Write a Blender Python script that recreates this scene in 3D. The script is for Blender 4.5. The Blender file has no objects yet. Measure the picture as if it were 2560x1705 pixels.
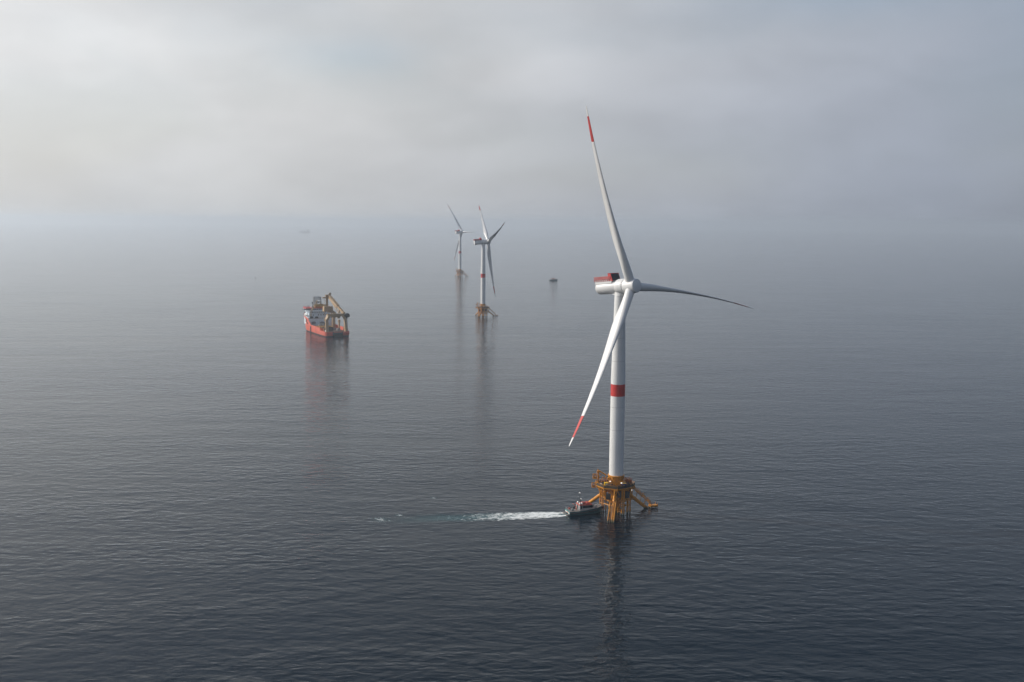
import bpy, bmesh, math, random
from mathutils import Vector, Matrix
R = math.radians
sc = bpy.context.scene
col = sc.collection

# ------------------------------------------------------------------ camera
PITCH, ROLL, CAM_H = math.atan((852.5 - 556.0) / 2489.0), R(0.5), 125.0
cam_d = bpy.data.cameras.new("camera")
cam_d.sensor_width = 36.0
cam_d.lens = 2489.0 / 2560.0 * 36.0
cam_d.clip_start = 1.0
cam_d.clip_end = 90000.0
cam = bpy.data.objects.new("camera", cam_d)
col.objects.link(cam)
r0, u0 = Vector((1, 0, 0)), Vector((0, math.sin(PITCH), math.cos(PITCH)))
f0 = Vector((0, math.cos(PITCH), -math.sin(PITCH)))
cr = r0 * math.cos(ROLL) + u0 * math.sin(ROLL)
cu = u0 * math.cos(ROLL) - r0 * math.sin(ROLL)
cam.matrix_world = Matrix(((cr.x, cu.x, -f0.x, 0), (cr.y, cu.y, -f0.y, 0), (cr.z, cu.z, -f0.z, CAM_H), (0, 0, 0, 1)))
sc.camera = cam

# ------------------------------------------------------------------ render settings
sc.view_settings.view_transform = 'Standard'
sc.view_settings.look = 'None'
sc.view_settings.exposure = -0.07
sc.view_settings.gamma = 1.0
sc.cycles.use_denoising = True
sc.cycles.volume_bounces = 2
sc.cycles.max_bounces = 8
sc.cycles.sample_clamp_indirect = 6.0

# ------------------------------------------------------------------ sun and sky
SUN_AZ, SUN_EL = R(-79.0), R(30.0)          # azimuth measured from +Y towards +X
sun_dir = Vector((math.sin(SUN_AZ) * math.cos(SUN_EL), math.cos(SUN_AZ) * math.cos(SUN_EL), math.sin(SUN_EL)))
sd = bpy.data.lights.new("sun", 'SUN')
sd.energy = 3.5
sd.angle = R(1.5)
sd.color = (1.0, 0.95, 0.87)
sun = bpy.data.objects.new("sun", sd)
col.objects.link(sun)
sun.rotation_euler = (-sun_dir).to_track_quat('-Z', 'Y').to_euler()


class NT:
    """small helper for node trees"""
    def __init__(self, nt):
        self.nt = nt
    def n(self, kind, ins=None, **props):
        nd = self.nt.nodes.new(kind)
        for k, v in props.items():
            setattr(nd, k, v)
        for k, v in (ins or {}).items():
            self.put(nd.inputs[k], v)
        return nd
    def put(self, sock, v):
        if hasattr(v, 'links'):
            self.nt.links.new(v, sock)
        else:
            sock.default_value = v
    def m(self, op, a, b=0.0, c=0.0, clamp=False):
        nd = self.nt.nodes.new('ShaderNodeMath')
        nd.operation = op
        nd.use_clamp = clamp
        for s, v in zip(nd.inputs, (a, b, c)):
            self.put(s, v)
        return nd.outputs[0]
    def vm(self, op, a, b=None, scale=None):
        nd = self.nt.nodes.new('ShaderNodeVectorMath')
        nd.operation = op
        self.put(nd.inputs[0], a)
        if b is not None:
            self.put(nd.inputs[1], b)
        if scale is not None:
            self.put(nd.inputs['Scale'], scale)
        return nd.outputs['Value'] if op in ('DOT_PRODUCT', 'LENGTH', 'DISTANCE') else nd.outputs[0]
    def noise(self, vec, scale, detail=2.0, rough=0.5, dist=0.0):
        return self.n('ShaderNodeTexNoise', {'Vector': vec, 'Scale': scale, 'Detail': detail, 'Roughness': rough, 'Distortion': dist}).outputs['Fac']
    def mapr(self, v, a, b, c=0.0, d=1.0, smooth=True):
        return self.n('ShaderNodeMapRange', {0: v, 1: a, 2: b, 3: c, 4: d}, interpolation_type='SMOOTHSTEP' if smooth else 'LINEAR').outputs[0]
    def mix(self, f, a, b, blend='MIX'):
        nd = self.nt.nodes.new('ShaderNodeMix')
        nd.data_type = 'RGBA'
        nd.blend_type = blend
        for k, v in ((0, f), (6, a), (7, b)):
            self.put(nd.inputs[k], v)
        return nd.outputs[2]


w = bpy.data.worlds.new("World")
sc.world = w
w.use_nodes = True
w.node_tree.nodes.clear()
T = NT(w.node_tree)
dirv = T.vm('NORMALIZE', T.n('ShaderNodeTexCoord').outputs['Generated'])
sky = T.n('ShaderNodeTexSky', sky_type='NISHITA', sun_disc=False, sun_elevation=SUN_EL, sun_rotation=SUN_AZ,
          altitude=0.0, air_density=1.0, dust_density=3.0, ozone_density=1.0).outputs[0]
sky_s = T.vm('SCALE', sky, scale=0.15)
d_sun = T.vm('DOT_PRODUCT', dirv, tuple(sun_dir))
elev = T.n('ShaderNodeSeparateXYZ', {0: dirv}).outputs[2]
# luminance of the cloud sheet: brightest round the veiled sun, dimmer away from it and overhead
lum = T.m('MULTIPLY_ADD', d_sun, 0.44, 0.485)
lum = T.m('MAXIMUM', lum, 0.12)
lum = T.m('MULTIPLY', lum, T.mapr(elev, 0.26, 0.75, 1.0, 0.45))
lum = T.m('ADD', lum, T.m('MULTIPLY', T.m('POWER', T.m('MAXIMUM', d_sun, 0.0), 12.0), 1.2))
lum = T.m('MULTIPLY', lum, T.mapr(elev, 0.0, 0.09, 0.95, 1.0))
flat = T.n('ShaderNodeMapping', {0: dirv, 3: (1.0, 1.0, 2.4)}).outputs[0]
c1 = T.noise(flat, 2.7, 4.0, 0.5, 0.35)
c2 = T.noise(T.n('ShaderNodeMapping', {0: flat, 1: (3.1, 1.7, 0.4)}).outputs[0], 8.0, 3.0, 0.5, 0.2)
lum = T.m('MULTIPLY', lum, T.m('ADD', T.mapr(c1, 0.3, 0.7, 0.968, 1.032), T.mapr(c2, 0.3, 0.7, -0.05, 0.05)))

def patch(az, el, waz, wel):
    """soft oval round one direction of the sky: 1 in its middle, 0 outside"""
    az, el = R(az), R(el)
    right = (math.cos(az), -math.sin(az), 0.0)
    mid = (math.sin(az) * math.cos(el), math.cos(az) * math.cos(el), math.sin(el))
    du = T.m('DIVIDE', T.vm('DOT_PRODUCT', dirv, right), R(waz))
    dv = T.m('DIVIDE', T.m('SUBTRACT', elev, math.sin(el)), R(wel))
    q = T.m('ADD', T.m('MULTIPLY', du, du), T.m('MULTIPLY', dv, dv))
    front = T.m('GREATER_THAN', T.vm('DOT_PRODUCT', dirv, mid), 0.0)
    return T.m('MULTIPLY', T.m('EXPONENT', T.m('MULTIPLY', q, -1.0)), front)
# thicker, brighter lumps of the cloud sheet
for az, el, wa, we, k in ((2.2, 8.7, 3.2, 1.9, .13), (-24, 9.5, 9, 2.6, .16), (-7.5, 6.3, 9, 1.6, .06), (4.5, 5.6, 5.0, 1.3, -.05), (-17, 11.4, 5, 1.0, -.04), (12, 7.0, 6, 1.5, .05), (-3.5, 3.8, 7, .9, .04)):
    lum = T.m('MULTIPLY', lum, T.m('MULTIPLY_ADD', patch(az, el, wa, we), k, 1.0))
warm = T.mapr(d_sun, -0.28, 0.42)
ccol = T.mix(warm, (0.845, 0.945, 1.14, 1), (0.985, 0.995, 1.005, 1))
cloud = T.vm('SCALE', ccol, scale=lum)
cover = T.mapr(T.noise(T.n('ShaderNodeMapping', {0: flat, 1: (0.7, 5.2, 1.9)}).outputs[0], 2.4, 3.0, 0.5, 0.3), 0.30, 0.55, 0.78, 1.0)
# the sheet thins overhead
cover = T.m('SUBTRACT', cover, T.mapr(elev, 0.20, 0.55, 0.0, 0.70), clamp=True)
# thin places where the blue shows through
for az, el, wa, we, k in ((-8.6, 8.9, 3.6, 1.0, .34), (21.0, 12.6, 8.0, 2.2, .36), (-11, 12.8, 2.5, .8, .14)):
    cover = T.m('SUBTRACT', cover, T.m('MULTIPLY', patch(az, el, wa, we), k), clamp=True)
final = T.mix(cover, sky_s, cloud)
bg = T.n('ShaderNodeBackground', {'Color': final, 'Strength': 1.0})
out = T.n('ShaderNodeOutputWorld')
w.node_tree.links.new(bg.outputs[0], out.inputs['Surface'])

# ------------------------------------------------------------------ materials
def new_mat(name):
    m = bpy.data.materials.new(name)
    m.use_nodes = True
    m.node_tree.nodes.clear()
    t = NT(m.node_tree)
    o = t.n('ShaderNodeOutputMaterial')
    return m, t, o

def paint(name, rgb, rough=0.45, var=0.10, scale=1.2, metal=0.0, dirt=None, dirt_amt=0.0, streak=0.25, growth=False, emit=0.0):
    m, t, o = new_mat(name)
    pos = t.n('ShaderNodeTexCoord').outputs['Object']
    n1 = t.noise(pos, scale, 4.0, 0.6)
    c = t.mix(t.mapr(n1, 0.3, 0.7), tuple(x * (1 - var) for x in rgb) + (1,), tuple(min(1, x * (1 + var)) for x in rgb) + (1,))
    if dirt:
        st = t.noise(t.n('ShaderNodeMapping', {0: pos, 3: (1, 1, streak)}).outputs[0], scale * 1.7, 5.0, 0.65)
        c = t.mix(t.m('MULTIPLY', t.mapr(st, 0.52, 0.72), dirt_amt), c, tuple(dirt) + (1,))
    if growth:                                             # weed and slime that grows round the waterline
        z = t.n('ShaderNodeSeparateXYZ', {0: t.n('ShaderNodeNewGeometry').outputs['Position']}).outputs[2]
        zz = t.m('ADD', z, t.m('MULTIPLY', t.m('SUBTRACT', n1, 0.5), 1.2))
        c = t.mix(t.mapr(zz, 0.2, 1.1, 1.0, 0.0), c, (0.05, 0.055, 0.02, 1))
    p = t.n('ShaderNodeBsdfPrincipled', {'Base Color': c, 'Roughness': t.mapr(n1, 0.2, 0.8, rough * 0.85, min(1, rough * 1.15)), 'Metallic': metal})
    if emit:
        p.inputs['Emission Color'].default_value = tuple(rgb) + (1,)
        p.inputs['Emission Strength'].default_value = emit
    m.node_tree.links.new(p.outputs[0], o.inputs[0])
    return m

M = {}
M['white'] = paint('white_gelcoat', (0.68, 0.68, 0.675), 0.38, 0.03, 0.15, dirt=(0.52, 0.52, 0.50), dirt_amt=0.25, streak=0.08)
M['tower'] = paint('white_tower_paint', (0.68, 0.685, 0.68), 0.42, 0.03, 0.12, dirt=(0.52, 0.50, 0.47), dirt_amt=0.3, streak=0.04)
M['red'] = paint('signal_red_paint', (0.50, 0.035, 0.03), 0.42, 0.08, 0.3)
M['rail_red'] = paint('red_railing', (0.42, 0.025, 0.03), 0.5, 0.1, 0.7)
M['dark'] = paint('dark_grey_steel', (0.035, 0.038, 0.042), 0.55, 0.25, 1.0)
M['seam'] = paint('grey_seam', (0.33, 0.34, 0.34), 0.5, 0.05, 1.0)
M['yellow'] = paint('yellow_coating', (0.54, 0.212, 0.006), 0.5, 0.12, 0.6, dirt=(0.12, 0.05, 0.015), dirt_amt=0.8, growth=True)  # rust and dirt streaks, strengthened to stand in for shade on the floater
M['grate'] = paint('deck_grating', (0.055, 0.045, 0.03), 0.7, 0.3, 1.0)
M['bright_yellow'] = paint('bright_yellow_box', (0.80, 0.47, 0.0), 0.4, 0.05, 1.0)
M['blue'] = paint('dark_blue_box', (0.02, 0.03, 0.11), 0.45, 0.15, 1.0)
M['whitebox'] = paint('white_box', (0.70, 0.70, 0.68), 0.5, 0.05, 1.0)
M['salmon'] = paint('faded_red_scaffold', (0.45, 0.13, 0.06), 0.6, 0.15, 1.0)
M['lamp'] = paint('lamp_glass', (1.0, 0.95, 0.85), 0.3, 0.0, 1.0, emit=1.0)
M['hull_red'] = paint('red_hull_paint', (0.62, 0.13, 0.085), 0.45, 0.08, 0.15, dirt=(0.30, 0.07, 0.05), dirt_amt=0.4, streak=0.2)
M['boot'] = paint('dark_boot_topping', (0.03, 0.04, 0.045), 0.5, 0.15, 0.5)
M['ship_white'] = paint('ship_white', (0.70, 0.78, 0.84), 0.5, 0.08, 0.3, dirt=(0.42, 0.45, 0.46), dirt_amt=0.25)
M['ship_deck'] = paint('ship_deck', (0.13, 0.075, 0.05), 0.75, 0.3, 0.5)
M['tan'] = paint('tan_crane_paint', (0.40, 0.275, 0.15), 0.5, 0.10, 0.3, dirt=(0.25, 0.15, 0.08), dirt_amt=0.4)
M['ochre'] = paint('ochre_steel', (0.46, 0.27, 0.07), 0.6, 0.3, 0.5, dirt=(0.12, 0.07, 0.04), dirt_amt=0.6)
M['glass'] = paint('dark_window', (0.012, 0.02, 0.03), 0.12, 0.1, 1.0)
M['teal'] = paint('dark_teal_hull', (0.002, 0.07, 0.085), 0.45, 0.15, 0.6, dirt=(0.02, 0.045, 0.05), dirt_amt=0.4)
M['teal_light'] = paint('light_teal_stripe', (0.05, 0.26, 0.26), 0.4, 0.1, 1.0)
M['rubber'] = paint('worn_rubber_fender', (0.055, 0.045, 0.045), 0.8, 0.3, 1.0)
M['boat_deck'] = paint('grey_boat_deck', (0.20, 0.185, 0.17), 0.75, 0.25, 1.0)
M['cabin'] = paint('grey_cabin_paint', (0.34, 0.34, 0.33), 0.5, 0.1, 1.0)
M['roof_red'] = paint('red_cabin_roof', (0.36, 0.05, 0.03), 0.5, 0.2, 1.5, dirt=(0.5, 0.25, 0.22), dirt_amt=0.4)
M['orange'] = paint('orange_gear', (0.62, 0.12, 0.05), 0.5, 0.1, 1.0)
M['grey'] = paint('grey_steel', (0.22, 0.23, 0.24), 0.5, 0.15, 0.6)

# ------------------------------------------------------------------ mesh builder
class MB:
    def __init__(self):
        self.bm = bmesh.new()
    def face(self, vs, mi=0):
        try:
            f = self.bm.faces.new(vs)
            f.material_index = mi
            return f
        except ValueError:
            return None
    def box(self, c, s, rot=None, mi=0, taper=1.0):
        q = rot or Matrix.Identity(3)
        v = []
        for z in (-.5, .5):
            k = 1.0 if z < 0 else taper
            for x, y in ((-.5, -.5), (.5, -.5), (.5, .5), (-.5, .5)):
                v.append(self.bm.verts.new(Vector(c) + q @ Vector((x * s[0] * k, y * s[1] * k, z * s[2]))))
        for ids in ((0, 3, 2, 1), (4, 5, 6, 7), (0, 1, 5, 4), (1, 2, 6, 5), (2, 3, 7, 6), (3, 0, 4, 7)):
            self.face([v[i] for i in ids], mi)
        return self
    def tube(self, p0, p1, r0, r1=None, seg=10, mi=0):
        p0, p1 = Vector(p0), Vector(p1)
        r1 = r0 if r1 is None else r1
        d = (p1 - p0).normalized()
        x = d.orthogonal().normalized()
        y = d.cross(x)
        a, b = [], []
        for i in range(seg):
            t = 2 * math.pi * i / seg
            e = x * math.cos(t) + y * math.sin(t)
            a.append(self.bm.verts.new(p0 + e * r0))
            b.append(self.bm.verts.new(p1 + e * r1))
        for i in range(seg):
            j = (i + 1) % seg
            self.face([a[i], a[j], b[j], b[i]], mi)
        self.face(a[::-1], mi)
        self.face(b, mi)
        return self
    def path(self, pts, r, seg=6, mi=0):
        for a, b in zip(pts[:-1], pts[1:]):
            self.tube(a, b, r, r, seg, mi)
        return self
    def lathe(self, prof, seg=32, axis='z', mi=0, c=(0, 0, 0)):
        """prof: list of (radius, height[, material]) swept round the axis through c"""
        rings = []
        for q in prof:
            rad, h = q[0], q[1]
            ring = []
            for i in range(seg):
                t = 2 * math.pi * i / seg
                a, b = rad * math.cos(t), rad * math.sin(t)
                p = (a, b, h) if axis == 'z' else (h, a, b)
                ring.append(self.bm.verts.new(Vector(p) + Vector(c)))
            rings.append(ring)
        for k in range(len(rings) - 1):
            mm = prof[k + 1][2] if len(prof[k + 1]) > 2 else mi
            for i in range(seg):
                j = (i + 1) % seg
                self.face([rings[k][i], rings[k][j], rings[k + 1][j], rings[k + 1][i]], mm)
        self.face(rings[0][::-1], mi)
        self.face(rings[-1], prof[-1][2] if len(prof[-1]) > 2 else mi)
        return self
    def prism(self, pts, z0, z1, mi=0, mi_top=None):
        a = [self.bm.verts.new((x, y, z0)) for x, y in pts]
        b = [self.bm.verts.new((x, y, z1)) for x, y in pts]
        n = len(pts)
        for i in range(n):
            j = (i + 1) % n
            self.face([a[i], a[j], b[j], b[i]], mi)
        self.face(a[::-1], mi)
        self.face(b, mi if mi_top is None else mi_top)
        return self
    def loft(self, rings, mi=None, cap=True, closed=True):
        vs = [[self.bm.verts.new(p) for p in r] for r in rings]
        n = len(rings[0])
        for k in range(len(vs) - 1):
            for i in range(n if closed else n - 1):
                j = (i + 1) % n
                m_ = 0 if mi is None else (mi(k, i) if callable(mi) else mi)
                self.face([vs[k][i], vs[k][j], vs[k + 1][j], vs[k + 1][i]], m_)
        if cap:
            self.face(vs[0][::-1], 0 if mi is None else (mi(0, -1) if callable(mi) else mi))
            self.face(vs[-1], 0 if mi is None else (mi(len(vs) - 2, -1) if callable(mi) else mi))
        return self
    def build(self, name, mats, parent=None, ang=38.0, matrix=None):
        bm = self.bm
        bmesh.ops.recalc_face_normals(bm, faces=bm.faces)
        for f in bm.faces:
            f.smooth = True
        lim = R(ang)
        for e in bm.edges:
            if len(e.link_faces) != 2 or e.calc_face_angle(0.0) > lim:
                e.smooth = False
        me = bpy.data.meshes.new(name)
        bm.to_mesh(me)
        bm.free()
        for m in (mats if isinstance(mats, (list, tuple)) else [mats]):
            me.materials.append(M[m] if isinstance(m, str) else m)
        o = bpy.data.objects.new(name, me)
        col.objects.link(o)
        if parent:
            o.parent = parent
        if matrix is not None:
            o.matrix_local = matrix
        return o

def tag(o, label=None, cat=None, group=None, kind=None):
    if label: o['label'] = label
    if cat: o['category'] = cat
    if group: o['group'] = group
    if kind: o['kind'] = kind
    return o

def empty(name, loc, rz=0.0, label=None, cat=None, group=None):
    o = bpy.data.objects.new(name, None)
    col.objects.link(o)
    o.location = loc
    o.rotation_euler = (0, 0, rz)
    o.empty_display_size = 2.0
    return tag(o, label, cat, group)

def rail_loop(mb, pts, z, h=1.15, r=0.055, step=1.6, closed=True, mi=0, rails=(0.5, 1.0)):
    n = len(pts)
    for i in range(n if closed else n - 1):
        a, b = Vector(pts[i]), Vector(pts[(i + 1) % n])
        za = a.z if len(pts[i]) == 3 else z
        A = Vector((a[0], a[1], za)); B = Vector((b[0], b[1], b.z if len(pts[i]) == 3 else z))
        L = (B - A).length
        k = max(1, round(L / step))
        for q in rails:
            mb.tube(A + Vector((0, 0, h * q)), B + Vector((0, 0, h * q)), r, r, 5, mi)
        for s in range(k):
            p = A.lerp(B, s / k)
            mb.tube(p, p + Vector((0, 0, h)), r, r, 5, mi)
    if not closed:
        p = Vector(pts[-1]) if len(pts[-1]) == 3 else Vector((pts[-1][0], pts[-1][1], z))
        mb.tube(p, p + Vector((0, 0, h)), r, r, 5, mi)

# ------------------------------------------------------------------ the sea
def sea_material():
    m, t, o = new_mat('sea_water')
    pos = t.n('ShaderNodeNewGeometry').outputs['Position']
    def lay(rot, sx, sy, scale, detail, rough, dist=0.0, off=(0, 0, 0)):
        v = t.n('ShaderNodeMapping', {0: pos, 1: off, 2: (0, 0, R(rot)), 3: (sx, sy, 1)}).outputs[0]
        return t.noise(v, scale, detail, rough, dist)
    # swell, wind waves, chop and ripples: heights in metres
    swell = lay(-14, 0.45, 1.0, 1 / 30.0, 2.0, 0.45, 0.2)
    wind = lay(-12, 0.5, 1.0, 1 / 5.4, 2.0, 0.5, 0.4, (40, 7, 0))
    wind2 = lay(16, 0.55, 1.0, 1 / 3.1, 2.0, 0.5, 0.4, (11, 93, 0))
    chop = lay(-4, 0.6, 1.0, 1 / 1.5, 3.0, 0.55, 0.5, (3, 5, 0))
    # gusts and slicks: broad patches and long streaks of rougher or smoother water
    gust = t.mapr(lay(8, 0.5, 1.0, 1 / 120.0, 3.0, 0.55, 0.8, (9, 4, 0)), 0.36, 0.66, 0.72, 1.15)
    streak = t.mapr(lay(-24, 0.16, 1.0, 1 / 34.0, 3.0, 0.55, 0.6, (2, 31, 0)), 0.34, 0.62, 0.82, 1.08)
    patch = t.m('MULTIPLY', gust, streak)
    h = t.m('MULTIPLY', swell, 0.5)
    h = t.m('ADD', h, t.m('MULTIPLY', t.m('MULTIPLY', wind, 0.42), patch))
    h = t.m('ADD', h, t.m('MULTIPLY', t.m('MULTIPLY', wind2, 0.34), patch))
    h = t.m('ADD', h, t.m('MULTIPLY', t.m('MULTIPLY', chop, 0.12), patch))
    b = t.n('ShaderNodeBump', {'Strength': 1.0, 'Distance': 1.0, 'Height': h})
    p = t.n('ShaderNodeBsdfPrincipled', {'Base Color': (0.0002, 0.0065, 0.0130, 1), 'Roughness': 0.05, 'IOR': 1.333, 'Specular IOR Level': 0.26, 'Normal': b.outputs[0]})
    m.node_tree.links.new(p.outputs[0], o.inputs[0])
    return m
M['sea'] = sea_material()
mb = MB()
rad = [0.0]
q = 40.0
while q < 22200:
    rad.append(q); q *= 1.22
rad.append(22250.0)
seg = 180
prev = None
c0 = mb.bm.verts.new((0, 300, 0))
for rr in rad[1:]:
    ring = [mb.bm.verts.new((rr * math.cos(2 * math.pi * i / seg), 300 + rr * math.sin(2 * math.pi * i / seg), 0)) for i in range(seg)]
    for i in range(seg):
        j = (i + 1) % seg
        if prev is None:
            mb.face([c0, ring[i], ring[j]])
        else:
            mb.face([prev[i], ring[i], ring[j], prev[j]])
    prev = ring
tag(mb.build('sea', 'sea'), kind='structure')

# ------------------------------------------------------------------ wind turbines
OVER, BLADE_R = 6.6, 77.0
Z_FLANGE = 16.4

def tower_mb(hh):
    # the tower's own origin is at the flange
    top = hh - 2.4 - Z_FLANGE
    def r_at(z):
        return 3.1 if z < 42 else 3.1 - (z - 42) / (top - 42) * 0.86
    b0, b1 = 51.2 - Z_FLANGE, 56.4 - Z_FLANGE
    zs = sorted(set([0, 10, 20, 30, b0, b1, 42, 50, 60, 70, top]))
    prof = [(r_at(z), z, 1 if (b0 < z <= b1 + 1e-6) else 0) for z in zs]
    mb = MB()
    mb.lathe(prof, 48)
    for z in (20, 30, 50, 60):                                # flange seams
        mb.lathe([(r_at(z) + 0.012, z - 0.06, 2), (r_at(z) + 0.012, z + 0.06, 2)], 48, mi=2)
    return mb

def blade_mb():
    st = [(1.6, 3.9, 1.0, 0), (4.0, 3.9, 1.0, 0), (7.0, 4.05, .95, -5), (11, 4.6, .78, -9), (15, 5.05, .64, -10), (19, 5.1, .54, -9.5), (25, 4.7, .46, -8), (32, 4.0, .38, -6),
          (40, 3.3, .31, -4), (48, 2.65, .26, -3), (56, 2.05, .24, -2), (62.7, 1.6, .22, -1), (68, 1.25, .22, -.5), (72.8, .95, .22, 0), (75.4, .7, .22, 0), (76.6, .42, .22, 0), (77, .1, .22, 0)]
    rings, N = [], 22
    for r, c, th, tw in st:
        ring = []
        air = min(1.0, max(0.0, (1.0 - th) / 0.5))
        for i in range(N):
            t = 2 * math.pi * i / N
            # circle blends into an aerofoil: leading edge towards +x
            x = 0.5 * math.cos(t)
            y = 0.5 * th * math.sin(t)
            xa = 0.5 * math.cos(t) - 0.17
            ya = 0.5 * th * math.sin(t) * (0.62 + 0.55 * math.cos(t) * (1 - 0.25 * math.cos(t)))
            X, Y = (x * (1 - air) + xa * air) * c, (y * (1 - air) + ya * air) * c
            a = R(tw)
            ring.append((X * math.cos(a) - Y * math.sin(a), X * math.sin(a) + Y * math.cos(a) + 6.15 * (r / BLADE_R) ** 2.2, r))
        rings.append(ring)
    mb = MB()
    mb.loft(rings, lambda k, i: 1 if 62 < st[k + 1][0] - 0.1 and st[k][0] >= 62.6 and st[k + 1][0] <= 72.9 else 0)
    mb.lathe([(2.02, 1.5), (2.02, 2.9), (1.93, 3.05)], 28)     # root collar
    return mb

def turbine_parts(hh):
    """meshes of the rotor and nacelle, all in the rotor frame: x along the shaft (upwind), z up, origin in the hub"""
    P = {}
    hub = MB()
    hub.lathe([(2.9, -3.05), (3.15, -2.9), (3.22, -1.6), (3.2, 0.6), (3.05, 1.7), (2.92, 2.6), (2.80, 2.95), (2.6, 3.08), (0.02, 3.1)], 40, 'x')
    P['hub'] = hub.build('hub', ['white'])
    na = MB()
    na.lathe([(0.02, -19.1), (2.2, -19.05), (2.6, -18.9), (2.78, -18.4), (2.84, -17.5), (2.86, -7.4), (2.84, -7.35, 1), (2.84, -7.25, 1), (3.2, -7.2), (3.33, -6.6), (3.33, -3.5), (3.2, -3.2), (2.8, -3.1)], 40, 'x')
    na.lathe([(3.345, -5.3, 1), (3.345, -5.22, 1)], 40, 'x', mi=1)
    na.box((-14.1, 0, 2.55), (9.8, 5.2, 1.74))                  # raised roof that carries the hoist deck
    na.box((-8.6, 0, -2.75), (3.2, 2.4, 1.1))
    na.lathe([(2.35, -3.9), (2.35, -2.2)], 32, 'z', c=(-OVER, 0, 0))
    P['nacelle'] = na.build('nacelle', ['white', 'seam'])
    hd = MB()
    hd.box((-14.4, 0, 3.5), (9.6, 5.4, 0.12), mi=1)
    pts = [(-19.3, -2.75), (-9.7, -2.75), (-9.7, 2.75), (-19.3, 2.75)]
    rail_loop(hd, pts, 3.55, 1.2, 0.08, 1.2, rails=(0.08, 0.36, 0.68, 1.0))
    rail_loop(hd, pts, 3.55, 1.14, 0.04, 0.42, rails=(0.2, 0.52, 0.84))          # close-set infill bars
    for s in range(8):                                          # brackets hanging down the side
        for sy in (-1, 1):
            hd.box((-18.9 + s * 1.25, sy * 2.72, 3.1), (0.34, 0.24, 0.9))
    P['hoist_deck'] = hd.build('hoist_deck', ['rail_red', 'grate'])
    co = MB()
    q3 = Matrix.Rotation(R(-24), 3, 'Y')
    for sy in (-1, 1):
        a = [(-10.9, sy * 2.6, 2.9), (-8.5, sy * 2.6, 2.6), (-9.6, sy * 2.6, 6.0), (-11.1, sy * 2.6, 6.0)]
        bq = [(x, y - sy * 0.35, z) for x, y, z in a]
        co.loft([a, bq], 0)
    co.box((-10.3, 0, 5.95), (1.6, 5.5, 0.22))
    co.box((-10.9, 0, 4.2), (0.3, 4.7, 3.0))
    P['cooler'] = co.build('cooler', ['red'])
    ra = MB()
    n = 9
    a0, a1 = Vector((-8.62, 0, 2.85)), Vector((-9.62, 0, 5.82))
    dv = (a1 - a0)
    ra.box((a0 + a1) / 2, (0.16, 4.75, dv.length), Matrix.Rotation(math.atan2(dv.x, dv.z), 3, 'Y'), mi=0)
    for s in range(n):
        y = -2.1 + 4.2 * s / (n - 1)
        ra.tube(a0 + Vector((0.13, y, 0)), a1 + Vector((0.13, y, 0)), 0.05, 0.05, 5, 0)
    P['radiator'] = ra.build('radiator', ['dark'], P['cooler'])
    for x, y, h in ((-17.0, 0.8, 1.6), (-12.2, -0.8, 1.9)):
        vane = MB()
        vane.tube((x, y, 3.5), (x, y, 3.1 + h + .7), 0.06, 0.06, 6)
        vane.lathe([(0.02, 0), (.2, .06), (.22, .25), (.02, .4)], 10, c=(x, y, 3.1 + h + .6))
        vane.build('wind_sensor', ['whitebox'], P['hoist_deck'])
    P['tower'] = tower_mb(hh).build('tower', ['tower', 'red', 'seam'])
    P['blade'] = blade_mb().build('blade', ['white', 'red'])
    return P

def foot(a, r):
    return Vector((math.cos(R(a)) * r, math.sin(R(a)) * r, 0))

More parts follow.
